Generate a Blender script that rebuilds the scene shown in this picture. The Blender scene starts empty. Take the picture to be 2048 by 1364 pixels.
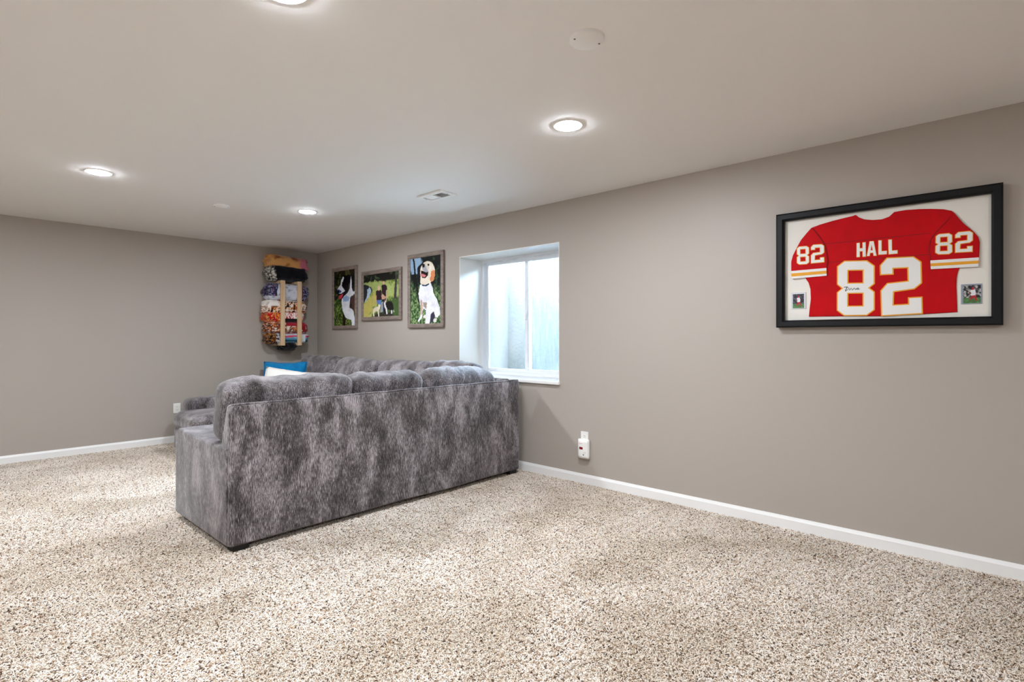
import bpy, bmesh, math, random
import numpy as np
from mathutils import Vector, Matrix, noise
from mathutils.geometry import tessellate_polygon

S = bpy.context.scene
COL = S.collection
PI = math.pi
rnd = random.Random(7)

# ---------------------------------------------------------------- camera, world, light levels
cam_d = bpy.data.cameras.new('camera')
cam_d.sensor_width = 36.0
cam_d.lens = 1067.0 / 2048 * 36
cam_d.shift_y = -7.0 / 2048
cam_d.clip_start = 0.05
cam = bpy.data.objects.new('camera', cam_d)
COL.objects.link(cam)
cam.location = (7.176, -3.755, 1.242)
cam.rotation_euler = (PI / 2, 0, math.atan2(.7392, -.6735) - PI / 2)
S.camera = cam

S.view_settings.view_transform = 'Standard'
S.view_settings.look = 'None'
S.view_settings.exposure = 1.62
S.view_settings.gamma = 1.0
S.view_settings.use_curve_mapping = False

LAMP_STRENGTH = 212.0          # recessed LED discs
LAMP_COLOR = (.93, 1.0, 1.10)
SKY_STRENGTH = 30.0             # overcast daylight above the window well
SKY_COLOR = (.58, .80, 1.0)

w = bpy.data.worlds.new('overcast_sky')
S.world = w
w.use_nodes = True
w.node_tree.nodes['Background'].inputs[0].default_value = (*SKY_COLOR, 1)
w.node_tree.nodes['Background'].inputs[1].default_value = SKY_STRENGTH

S.cycles.use_denoising = True
S.cycles.max_bounces = 10
S.cycles.diffuse_bounces = 6
S.cycles.transparent_max_bounces = 16
S.cycles.sample_clamp_indirect = 6.0
S.cycles.caustics_reflective = False
S.cycles.caustics_refractive = False

# daylight portal filling the window opening: tells Cycles where the sky comes in (adds no light of its own)
pd = bpy.data.lights.new('daylight_portal', 'AREA')
pd.shape = 'RECTANGLE'
pd.size, pd.size_y = 3.18, 1.3
pd.cycles.is_portal = True
po = bpy.data.objects.new('daylight_portal', pd)
COL.objects.link(po)
po.location = (3.71, 1.05, 2.46)

# ---------------------------------------------------------------- helpers
def srgb(r, g, b):
    f = lambda c: (c / 255 / 12.92) if c / 255 <= .04045 else ((c / 255 + .055) / 1.055) ** 2.4
    return (f(r), f(g), f(b))

def tag(o, label=None, cat=None, group=None, kind=None):
    if label: o['label'] = label
    if cat: o['category'] = cat
    if group: o['group'] = group
    if kind: o['kind'] = kind
    return o

def empty(name, loc=(0, 0, 0)):
    o = bpy.data.objects.new(name, None)
    o.empty_display_size = .1
    COL.objects.link(o)
    o.location = loc
    return o

def link(name, me, mat=None, parent=None, smooth=None):
    """mesh in world coordinates; made relative to the parent's base point"""
    o = bpy.data.objects.new(name, me)
    COL.objects.link(o)
    if mat is not None:
        me.materials.clear(); me.materials.append(mat)
    if smooth is not None:
        me.polygons.foreach_set('use_smooth', [smooth] * len(me.polygons))
    if parent is not None:
        o.parent = parent
        p, off = parent, Vector()
        while p is not None:
            off += p.location; p = p.parent
        me.transform(Matrix.Translation(-off))
    return o

def mesh(bm, name='m'):
    me = bpy.data.meshes.new(name)
    bmesh.ops.recalc_face_normals(bm, faces=bm.faces)
    bm.to_mesh(me); bm.free()
    return me

def box_bm(bm, a, b, bev=0, seg=2):
    t = bmesh.new()
    bmesh.ops.create_cube(t, size=1)
    for v in t.verts:
        v.co = Vector([a[i] + (v.co[i] + .5) * (b[i] - a[i]) for i in range(3)])
    if bev:
        bmesh.ops.bevel(t, geom=list(t.edges), offset=bev, segments=seg, profile=.5, affect='EDGES')
    me = bpy.data.meshes.new('t'); t.to_mesh(me); t.free()
    bm.from_mesh(me); bpy.data.meshes.remove(me)

def boxes(*bs, bev=0, seg=2):
    bm = bmesh.new()
    for a, b in bs: box_bm(bm, a, b, bev, seg)
    return mesh(bm)

def cyl_bm(bm, c, axis, r, h, n=24, r2=None):
    M = Vector(axis).to_track_quat('Z', 'Y').to_matrix().to_4x4()
    M.translation = Vector(c)
    bmesh.ops.create_cone(bm, cap_ends=True, segments=n, radius1=r, radius2=r if r2 is None else r2, depth=h, matrix=M)

def lathe(profile, c, n=40):
    """profile of (radius, z) turned round the vertical axis through c"""
    bm = bmesh.new(); rings = []
    for r, z in profile:
        if r < 1e-6: rings.append([bm.verts.new((c[0], c[1], c[2] + z))])
        else: rings.append([bm.verts.new((c[0] + r * math.cos(2 * PI * i / n), c[1] + r * math.sin(2 * PI * i / n), c[2] + z)) for i in range(n)])
    for A, B in zip(rings, rings[1:]):
        for i in range(n):
            f = [A[i % len(A)], A[(i + 1) % len(A)], B[(i + 1) % len(B)], B[i % len(B)]]
            u = []
            for v in f:
                if v not in u: u.append(v)
            if len(u) > 2: bm.faces.new(u)
    return mesh(bm)

def wallpoly_bm(bm, loops, y0, y1):
    """flat shape given by loops of (x, z), holes allowed, thickened from y0 (front) to y1 (back)"""
    L = [[Vector((p[0], p[1], 0)) for p in lp] for lp in loops]
    tris = tessellate_polygon(L)
    flat = [p for lp in L for p in lp]
    F = [bm.verts.new((p.x, y0, p.y)) for p in flat]
    B = [bm.verts.new((p.x, y1, p.y)) for p in flat]
    for t in tris:
        if len(set(t)) == 3:
            bm.faces.new([F[i] for i in t]); bm.faces.new([B[i] for i in reversed(t)])
    k = 0
    for lp in L:
        n = len(lp)
        for i in range(n):
            bm.faces.new([F[k + i], F[k + (i + 1) % n], B[k + (i + 1) % n], B[k + i]])
        k += n

def wallpoly(loops, y0, y1):
    bm = bmesh.new(); wallpoly_bm(bm, loops, y0, y1)
    return mesh(bm)

def offset_poly(pts, d):
    """inset (d > 0) of a simple polygon"""
    n = len(pts)
    area = sum(pts[i][0] * pts[(i + 1) % n][1] - pts[(i + 1) % n][0] * pts[i][1] for i in range(n))
    s = 1 if area > 0 else -1
    out = []
    for i in range(n):
        p0, p1, p2 = Vector(pts[i - 1]), Vector(pts[i]), Vector(pts[(i + 1) % n])
        e1, e2 = (p1 - p0).normalized(), (p2 - p1).normalized()
        n1, n2 = Vector((-e1.y, e1.x)) * s, Vector((-e2.y, e2.x)) * s
        m = n1 + n2
        q = m / max(.35, 1 + n1.dot(n2))
        out.append((p1.x + q.x * d, p1.y + q.y * d))
    return out

def tube_bm(bm, pts, r, n=6):
    pts = [Vector(p) for p in pts]; rings = []
    for i, p in enumerate(pts):
        t = (pts[min(i + 1, len(pts) - 1)] - pts[max(i - 1, 0)]).normalized()
        a = t.orthogonal().normalized(); b = t.cross(a)
        rings.append([bm.verts.new(p + (a * math.cos(2 * PI * k / n) + b * math.sin(2 * PI * k / n)) * r) for k in range(n)])
    for A, B in zip(rings, rings[1:]):
        for k in range(n): bm.faces.new([A[k], A[(k + 1) % n], B[(k + 1) % n], B[k]])
    bm.faces.new(rings[0]); bm.faces.new(rings[-1])

def ticks(half, r, step):
    """coordinates along one axis of a rounded box, dense in the rounded edges"""
    a = [half - r + r * math.sin(PI / 2 * k / 4) for k in range(5)]
    n = max(1, round(2 * (half - r) / step))
    mid = [-(half - r) + 2 * (half - r) * k / n for k in range(1, n)]
    return [-v for v in reversed(a)] + mid + a

def soft_box(size, r, step=.05, fn=None, M=None):
    """rounded box on a dense grid; fn(p, unit) displaces each vertex before M places it"""
    hx, hy, hz = [s / 2 for s in size]
    r = min(r, hx * .98, hy * .98, hz * .98)
    T = [ticks(h, r, step) for h in (hx, hy, hz)]
    nx, ny, nz = [len(t) for t in T]
    bm = bmesh.new(); V = {}
    def vert(i, j, k):
        if (i, j, k) not in V:
            p = Vector((T[0][i], T[1][j], T[2][k]))
            c = Vector([max(-(h - r), min(h - r, q)) for q, h in zip(p, (hx, hy, hz))])
            d = p - c
            # cube corner -> sphere corner
            if d.length > 1e-9:
                u = d / r
                x, y, z = u
                s = Vector((x * math.sqrt(max(0, 1 - y*y/2 - z*z/2 + y*y*z*z/3)), y * math.sqrt(max(0, 1 - z*z/2 - x*x/2 + z*z*x*x/3)), z * math.sqrt(max(0, 1 - x*x/2 - y*y/2 + x*x*y*y/3))))
                q = c + s * r
            else: q = c
            if fn: q = fn(q, Vector((q.x / hx, q.y / hy, q.z / hz)))
            V[i, j, k] = bm.verts.new(M @ q if M else q)
        return V[i, j, k]
    for i in range(nx - 1):
        for j in range(ny - 1):
            for k in (0, nz - 1): bm.faces.new([vert(i, j, k), vert(i + 1, j, k), vert(i + 1, j + 1, k), vert(i, j + 1, k)])
    for i in range(nx - 1):
        for k in range(nz - 1):
            for j in (0, ny - 1): bm.faces.new([vert(i, j, k), vert(i + 1, j, k), vert(i + 1, j, k + 1), vert(i, j, k + 1)])
    for j in range(ny - 1):
        for k in range(nz - 1):
            for i in (0, nx - 1): bm.faces.new([vert(i, j, k), vert(i, j + 1, k), vert(i, j + 1, k + 1), vert(i, j, k + 1)])
    return mesh(bm)

def prism(profile, axis, a0, a1, bev=.015, seg=3):
    """profile of 2D points extruded along 'x' or 'y' with softened edges; for axis y profile is (x, z), for x it is (y, z)"""
    bm = bmesh.new()
    P = (lambda p, a: (p[0], a, p[1])) if axis == 'y' else (lambda p, a: (a, p[0], p[1]))
    A = [bm.verts.new(P(p, a0)) for p in profile]; B = [bm.verts.new(P(p, a1)) for p in profile]
    n = len(A)
    bm.faces.new(A); bm.faces.new(B)
    for i in range(n): bm.faces.new([A[i], A[(i + 1) % n], B[(i + 1) % n], B[i]])
    bmesh.ops.recalc_face_normals(bm, faces=bm.faces)
    if bev:
        ed = [e for e in bm.edges if len(e.link_faces) == 2 and e.calc_face_angle() > .6]
        bmesh.ops.bevel(bm, geom=ed, offset=bev, segments=seg, profile=.5, affect='EDGES')
    return mesh(bm)

def arc(cx, cz, r, a0, a1, n=8):
    return [(cx + r * math.cos(math.radians(a0 + (a1 - a0) * i / n)), cz + r * math.sin(math.radians(a0 + (a1 - a0) * i / n))) for i in range(n + 1)]

# numpy value noise
def hsh(ix, iy, iz, seed):
    h = (ix.astype(np.int64) * 374761393 + iy.astype(np.int64) * 668265263 + iz.astype(np.int64) * 2147483647 + seed * 974711) & 0x7fffffff
    h = ((h ^ (h >> 13)) * 1274126177) & 0x7fffffff
    return ((h ^ (h >> 16)) & 0xffff) / 65535.0

def vnoise(x, y, z=None, seed=0, oct=1):
    x, y = np.asarray(x, float), np.asarray(y, float)
    z = np.zeros_like(x) if z is None else np.asarray(z, float)
    tot, amp, norm = 0, 1, 0
    for o in range(oct):
        X, Y, Z = x * 2**o, y * 2**o, z * 2**o
        ix, iy, iz = np.floor(X), np.floor(Y), np.floor(Z)
        fx, fy, fz = [t * t * (3 - 2 * t) for t in (X - ix, Y - iy, Z - iz)]
        v = 0
        for dx in (0, 1):
            for dy in (0, 1):
                for dz in (0, 1):
                    wgt = (fx if dx else 1 - fx) * (fy if dy else 1 - fy) * (fz if dz else 1 - fz)
                    v = v + wgt * hsh(ix + dx, iy + dy, iz + dz, seed + o)
        tot = tot + v * amp; norm += amp; amp *= .5
    return tot / norm

def set_colors(me, cols):
    ca = me.color_attributes.new('print', 'FLOAT_COLOR', 'POINT')
    a = np.ones((len(cols), 4), np.float32); a[:, :3] = cols
    ca.data.foreach_set('color', a.ravel())

# ---------------------------------------------------------------- materials
def nodes(m):
    m.use_nodes = True
    return m.node_tree.nodes, m.node_tree.links, m.node_tree.nodes['Principled BSDF']

def mat(name, col, rough=.5, bump=None, spec=.5, metal=0, sheen=0, emit=None, vary=None):
    m = bpy.data.materials.new(name)
    N, L, b = nodes(m)
    b.inputs['Base Color'].default_value = (*col, 1)
    b.inputs['Roughness'].default_value = rough
    b.inputs['Specular IOR Level'].default_value = spec
    b.inputs['Metallic'].default_value = metal
    b.inputs['Sheen Weight'].default_value = sheen
    if emit:
        b.inputs['Emission Color'].default_value = (*emit[:3], 1); b.inputs['Emission Strength'].default_value = emit[3]
    tc = N.new('ShaderNodeTexCoord')
    if bump:
        n = N.new('ShaderNodeTexNoise'); n.inputs['Scale'].default_value = bump[0]; n.inputs['Detail'].default_value = 3
        bp = N.new('ShaderNodeBump'); bp.inputs['Strength'].default_value = bump[1]; bp.inputs['Distance'].default_value = bump[2]
        L.new(tc.outputs['Object'], n.inputs['Vector']); L.new(n.outputs['Fac'], bp.inputs['Height']); L.new(bp.outputs['Normal'], b.inputs['Normal'])
    if vary:                       # (scale vector, other colour)
        mp = N.new('ShaderNodeMapping'); mp.inputs['Scale'].default_value = vary[0]
        n = N.new('ShaderNodeTexNoise'); n.inputs['Scale'].default_value = 1; n.inputs['Detail'].default_value = 5
        r = N.new('ShaderNodeValToRGB'); r.color_ramp.elements[0].position = .3; r.color_ramp.elements[1].position = .7
        r.color_ramp.elements[0].color = (*col, 1); r.color_ramp.elements[1].color = (*vary[1], 1)
        L.new(tc.outputs['Object'], mp.inputs['Vector']); L.new(mp.outputs['Vector'], n.inputs['Vector'])
        L.new(n.outputs['Fac'], r.inputs['Fac']); L.new(r.outputs['Color'], b.inputs['Base Color'])
    return m

def print_mat(name, rough, spec=.4, sheen=0, bump=None):
    m = mat(name, (1, 1, 1), rough, bump, spec, 0, sheen)
    N, L, b = nodes(m)
    a = N.new('ShaderNodeAttribute'); a.attribute_name = 'print'
    L.new(a.outputs['Color'], b.inputs['Base Color'])
    return m

M_ceil = mat('ceiling_paint', srgb(238, 236, 233), .85, (180, .15, .002))
M_wall = mat('taupe_wall_paint', srgb(176, 167, 157), .48, (260, .12, .0015), spec=.35)
M_white = mat('white_semigloss_paint', srgb(242, 241, 238), .35)
M_vinyl = mat('white_window_vinyl', srgb(240, 243, 246), .3)
M_floor = mat('carpet_backing', srgb(196, 178, 156), .95)
M_plastic = mat('white_plastic', srgb(240, 238, 232), .35)
M_slot = mat('dark_slot', srgb(40, 38, 36), .6)
M_black = mat('black_frame_lacquer', srgb(14, 14, 16), .42, (30, .05, .002), spec=.25)
M_mat = mat('white_mat_board', srgb(236, 232, 222), .8, (900, .1, .0005))
M_red = mat('red_jersey_mesh', srgb(204, 8, 18), .75, (1400, .35, .0008), spec=.15, vary=((14, 14, 9), srgb(190, 6, 18)))
M_redseam = mat('dark_red_seam', srgb(132, 4, 14), .7)
M_gold = mat('gold_twill', srgb(240, 166, 26), .6, (900, .2, .0006))
M_twill = mat('white_twill', srgb(240, 238, 234), .6, (900, .2, .0006))
M_ink = mat('black_ink', srgb(22, 20, 28), .5)
M_rack = mat('pale_pine_wood', srgb(226, 196, 158), .5, vary=((30, 30, 2.5), srgb(206, 170, 128)))
M_driftwood = mat('weathered_greige_wood', srgb(150, 136, 124), .6, (60, .25, .002), vary=((9, 40, 40), srgb(112, 98, 90)))
M_print = print_mat('photo_print', .25, .5)
M_card = print_mat('card_print', .3, .5)
M_fleece = print_mat('printed_fleece', .9, .1, .25, (90, .5, .006))
M_blue = mat('turquoise_velvet', srgb(0, 122, 172), .8, (120, .3, .003), spec=.2, sheen=.08, vary=((16, 16, 16), srgb(0, 104, 156)))
M_ivory = mat('ivory_cotton', srgb(240, 238, 230), .85, (160, .4, .003), sheen=.1)
M_leg = mat('dark_sofa_leg', srgb(26, 22, 20), .5)
M_display = mat('red_digital_display', srgb(60, 6, 12), .2, emit=(.5, .01, .03, .1))
M_lamp = mat('glowing_diffuser', (1, 1, 1), .5, emit=(*LAMP_COLOR, LAMP_STRENGTH))
M_concrete = mat('pale_concrete', srgb(84, 82, 79), .9, (22, .5, .01), vary=((3.2, 3.2, 1.1), srgb(62, 62, 61)))
M_bounce = mat('white_bounce_floor', srgb(228, 226, 220), .95, (50, .8, .02))  # unseen well floor, made white to bounce daylight up to the ceiling

def sofa_material():
    m = bpy.data.materials.new('grey_chenille_velvet')
    N, L, b = nodes(m)
    tc = N.new('ShaderNodeTexCoord')
    def tex(scale, detail, rough, dist=0):
        mp = N.new('ShaderNodeMapping'); mp.inputs['Scale'].default_value = scale
        n = N.new('ShaderNodeTexNoise'); n.inputs['Scale'].default_value = 1; n.inputs['Detail'].default_value = detail
        n.inputs['Roughness'].default_value = rough; n.inputs['Distortion'].default_value = dist
        L.new(tc.outputs['Object'], mp.inputs['Vector']); L.new(mp.outputs['Vector'], n.inputs['Vector'])
        return n.outputs['Fac']
    blotch = tex((7, 7, 3.4), 7, .68, .4)        # brushed nap
    stria = tex((380, 380, 34), 3, .7)            # fine vertical slubs
    def math_(op, a, bb):
        n = N.new('ShaderNodeMath'); n.operation = op
        for i, v in enumerate((a, bb)):
            if hasattr(v, 'node'): L.new(v, n.inputs[i])
            else: n.inputs[i].default_value = v
        return n.outputs[0]
    s = math_('ADD', math_('MULTIPLY', blotch, .42), math_('MULTIPLY', stria, .58))
    r = N.new('ShaderNodeValToRGB'); e = r.color_ramp.elements
    e[0].position = .405; e[0].color = (*srgb(40, 34, 33), 1)
    e[1].position = .595; e[1].color = (*srgb(178, 170, 172), 1)
    q = e.new(.5); q.color = (*srgb(92, 85, 85), 1)
    L.new(s, r.inputs['Fac']); L.new(r.outputs['Color'], b.inputs['Base Color'])
    b.inputs['Roughness'].default_value = .7
    b.inputs['Specular IOR Level'].default_value = .2
    b.inputs['Sheen Weight'].default_value = .5
    b.inputs['Sheen Roughness'].default_value = .35
    b.inputs['Sheen Tint'].default_value = (1, .98, .975, 1)
    bp = N.new('ShaderNodeBump'); bp.inputs['Strength'].default_value = .5; bp.inputs['Distance'].default_value = .004
    L.new(stria, bp.inputs['Height']); L.new(bp.outputs['Normal'], b.inputs['Normal'])
    return m
M_sofa = sofa_material()

def glass_material(name, mist, rough=.02, ior=1.35):
    """clear pane: mostly see-through, mirror reflection by angle; mist > 0 dims it with runs of condensation"""
    m = bpy.data.materials.new(name)
    N, L, b = nodes(m); N.remove(b)
    out = N['Material Output']
    tr = N.new('ShaderNodeBsdfTransparent'); gl = N.new('ShaderNodeBsdfGlossy'); gl.inputs['Roughness'].default_value = rough
    fr = N.new('ShaderNodeFresnel'); fr.inputs['IOR'].default_value = ior
    mx = N.new('ShaderNodeMixShader')
    L.new(fr.outputs[0], mx.inputs[0]); L.new(gl.outputs[0], mx.inputs[2])
    if mist:
        tc = N.new('ShaderNodeTexCoord'); mp = N.new('ShaderNodeMapping'); mp.inputs['Scale'].default_value = (75, 75, 6)
        n = N.new('ShaderNodeTexNoise'); n.inputs['Scale'].default_value = 1; n.inputs['Detail'].default_value = 5; n.inputs['Roughness'].default_value = .65
        r = N.new('ShaderNodeValToRGB'); e = r.color_ramp.elements
        e[0].position = .34; e[0].color = (mist * .62, mist * .68, mist * .76, 1); e[1].position = .66; e[1].color = (mist, mist, mist, 1)
        L.new(tc.outputs['Object'], mp.inputs[0]); L.new(mp.outputs[0], n.inputs['Vector']); L.new(n.outputs['Fac'], r.inputs[0])
        L.new(r.outputs[0], tr.inputs['Color'])
        tl = N.new('ShaderNodeBsdfTranslucent'); tl.inputs['Color'].default_value = (.9, .95, 1, 1)      # droplets scatter a little daylight
        m2 = N.new('ShaderNodeMixShader'); mr = N.new('ShaderNodeMapRange')
        mr.inputs[1].default_value = .35; mr.inputs[2].default_value = .65; mr.inputs[3].default_value = .055; mr.inputs[4].default_value = .02
        L.new(n.outputs['Fac'], mr.inputs[0]); L.new(mr.outputs[0], m2.inputs[0])
        L.new(tr.outputs[0], m2.inputs[1]); L.new(tl.outputs[0], m2.inputs[2]); L.new(m2.outputs[0], mx.inputs[1])
    else: L.new(tr.outputs[0], mx.inputs[1])
    L.new(mx.outputs[0], out.inputs['Surface'])
    return m
M_glass = glass_material('clear_glass', 0)
M_fog = glass_material('misted_glass', .93)
M_acrylic = glass_material('matte_acrylic', 0, .35, 1.06)

# ---------------------------------------------------------------- outlines of the printed pictures and the jersey (metres on the wall, or 0..1 on the print)
J_BODY = [(6.3125,1.9295),(6.3573,1.9426),(6.4246,1.9558),(6.4901,1.9648),(6.5318,1.9697),(6.5476,1.9746),(6.5633,1.9575),(6.5913,1.9407),(6.6343,1.9307),(6.6764,1.928),(6.712,1.9384),(6.7354,1.9612),(6.7871,1.9642),(6.8488,1.9598),(6.9034,1.9523),(6.9567,1.9416),(6.9906,1.9274),(7.001,1.9137),(6.9932,1.8385),(7.0087,1.7429),(7.024,1.618),(7.0164,1.5954),(7.0112,1.5625),(7.0102,1.5158),(7.0123,1.449),(7.0138,1.3789),(6.9567,1.376),(6.8708,1.3717),(6.6764,1.366),(6.4901,1.371),(6.2965,1.3731),(6.3007,1.4212),(6.3076,1.4832),(6.3056,1.5455),(6.2951,1.5851),(6.2775,1.6161),(6.2881,1.7183),(6.3021,1.8259)]
J_LS = [(6.3125,1.9295),(6.2881,1.9017),(6.2527,1.8592),(6.2277,1.811),(6.206,1.7658),(6.1966,1.727),(6.1966,1.6674),(6.2024,1.6169),(6.3979,1.6238),(6.3959,1.6698),(6.4033,1.7149),(6.3945,1.7692),(6.3844,1.8162),(6.3573,1.8656),(6.3195,1.9247)]
J_RS = [(6.9973,1.9196),(7.0035,1.9106),(7.0393,1.852),(7.0794,1.8036),(7.0992,1.7715),(7.1051,1.7446),(7.1041,1.7056),(7.1026,1.6633),(7.0992,1.6147),(6.9012,1.6186),(6.8991,1.6668),(6.8942,1.7289),(6.8991,1.7763),(6.9195,1.8147),(6.9567,1.8572),(6.9854,1.8933)]
J_STRIPES = [[(6.1966,1.6674),(6.3959,1.6698),(6.3979,1.6223),(6.2024,1.6169)],[(6.1973,1.6515),(6.3966,1.653),(6.3966,1.6354),(6.1995,1.6314)],[(6.8991,1.6668),(7.1021,1.6634),(7.0992,1.6147),(6.9012,1.6186)],[(6.9002,1.6502),(7.1011,1.6471),(7.1002,1.6309),(6.9012,1.6344)]]
J_DIG = [('8',[(6.451,1.7088),(6.644,1.6944),(6.644,1.3705),(6.4491,1.3721)]),('2',[(6.6657,1.7053),(6.8609,1.6967),(6.8675,1.3732),(6.6735,1.3646)]),('8',[(6.2291,1.8203),(6.3007,1.8183),(6.3021,1.7014),(6.2291,1.7034)]),('2',[(6.309,1.8235),(6.3844,1.8193),(6.3858,1.7044),(6.309,1.7039)]),('8',[(6.9222,1.8089),(6.9942,1.8076),(6.9953,1.6909),(6.9195,1.6955)]),('2',[(7.0035,1.809),(7.0794,1.8082),(7.0774,1.6941),(7.0035,1.6967)]),('H',[(6.552,1.8054),(6.5994,1.8056),(6.6006,1.7177),(6.552,1.7197)]),('A',[(6.6037,1.8088),(6.6524,1.8065),(6.6536,1.7181),(6.6025,1.7204)]),('L',[(6.6597,1.8078),(6.7026,1.8061),(6.7026,1.7216),(6.6597,1.7225)]),('L',[(6.7073,1.8069),(6.7527,1.8041),(6.7533,1.7198),(6.709,1.7195)])]
J_SIG = [[(6.4882,1.5456),(6.5062,1.5459),(6.5158,1.5364),(6.4979,1.5225),(6.4946,1.522),(6.5043,1.5446)],[(6.5158,1.5252),(6.5254,1.538),(6.5318,1.5258),(6.5413,1.5385),(6.5476,1.527),(6.5539,1.534),(6.5614,1.5373),(6.5652,1.5311),(6.5539,1.5289),(6.5677,1.5295)]]
J_SEAMS = [[(6.4046,1.7026),(6.4901,1.702),(6.6764,1.7013),(6.8991,1.701)],[(6.3844,1.8193),(6.5539,1.8185),(6.7354,1.8177),(6.898,1.8189)]]
J_CARDS = [[(6.195,1.5304),(6.2796,1.5256),(6.2796,1.4222),(6.1972,1.4228)],[(7.0289,1.5283),(7.1138,1.5259),(7.1138,1.4183),(7.0299,1.4198)]]
J_CARDP = [[(6.2045,1.5187),(6.269,1.5168),(6.269,1.4289),(6.2059,1.4297)],[(7.038,1.5191),(7.1089,1.5177),(7.1074,1.4251),(7.0391,1.4247)]]
PR1 = [((12,10,14),0.006,[(0.369,0.135),(0.528,0.101),(0.685,0.089),(0.825,0.112),(0.877,0.18),(0.865,0.297),(0.932,0.394),(0.779,0.34),(0.717,0.408),(0.623,0.434),(0.497,0.375),(0.401,0.299),(0.336,0.248)]),((60,48,46),0.01,[(0.685,0.288),(0.754,0.221),(0.794,0.317),(0.748,0.386),(0.685,0.371)]),((230,234,242),0.008,[(0.809,0.117),(0.846,0.225),(0.84,0.319),(0.901,0.404),(0.992,0.396),(1.008,0.467),(0.84,0.472),(0.779,0.494),(0.754,0.599),(0.732,0.681),(0.917,0.716),(0.962,0.84),(1.011,0.923),(1.011,1.007),(0.855,1.005),(0.825,0.896),(0.654,0.876),(0.528,0.838),(0.426,0.733),(0.369,0.587),(0.385,0.491),(0.528,0.455),(0.654,0.412),(0.754,0.339),(0.779,0.222)]),((150,175,215),0.02,[(0.407,0.492),(0.623,0.452),(0.748,0.504),(0.717,0.562),(0.465,0.566)]),((70,42,40),0.01,[(0.772,0.505),(0.886,0.486),(0.938,0.441),(0.998,0.467),(1.008,0.899),(0.938,0.746),(0.84,0.696),(0.754,0.682),(0.748,0.599)]),((16,14,16),0.008,[(0.754,0.623),(0.855,0.614),(0.871,0.697),(0.779,0.694)]),((226,230,240),0.006,[(0.439,0.111),(0.481,0.135),(0.433,0.204),(0.369,0.261),(0.407,0.299),(0.528,0.365),(0.503,0.39),(0.369,0.418),(0.223,0.406),(0.161,0.337),(0.223,0.291),(0.311,0.259),(0.346,0.176)]),((60,80,130),0.01,[(0.161,0.327),(0.255,0.341),(0.369,0.37),(0.336,0.399),(0.19,0.405)]),((10,10,16),0.006,[(0.154,0.349),(0.246,0.353),(0.259,0.397),(0.18,0.408)]),((14,10,14),0.006,[(0.2,0.418),(0.353,0.412),(0.522,0.376),(0.528,0.431),(0.465,0.482),(0.336,0.526),(0.233,0.516)]),((205,70,78),0.006,[(0.223,0.449),(0.353,0.436),(0.449,0.415),(0.407,0.48),(0.304,0.515),(0.239,0.51)]),((12,12,10),0.008,[(0.407,0.721),(0.528,0.826),(0.566,0.88),(0.544,1.005),(0.433,1.004),(0.426,0.83)]),((24,22,24),0.004,[(0.436,0.223),(0.433,0.229),(0.425,0.233),(0.414,0.236),(0.401,0.235),(0.389,0.232),(0.381,0.226),(0.378,0.22),(0.381,0.214),(0.389,0.209),(0.401,0.207),(0.414,0.207),(0.425,0.211),(0.433,0.216)])]
PR1_BOX = [0.498,1.021,1.4,2.131]
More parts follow.
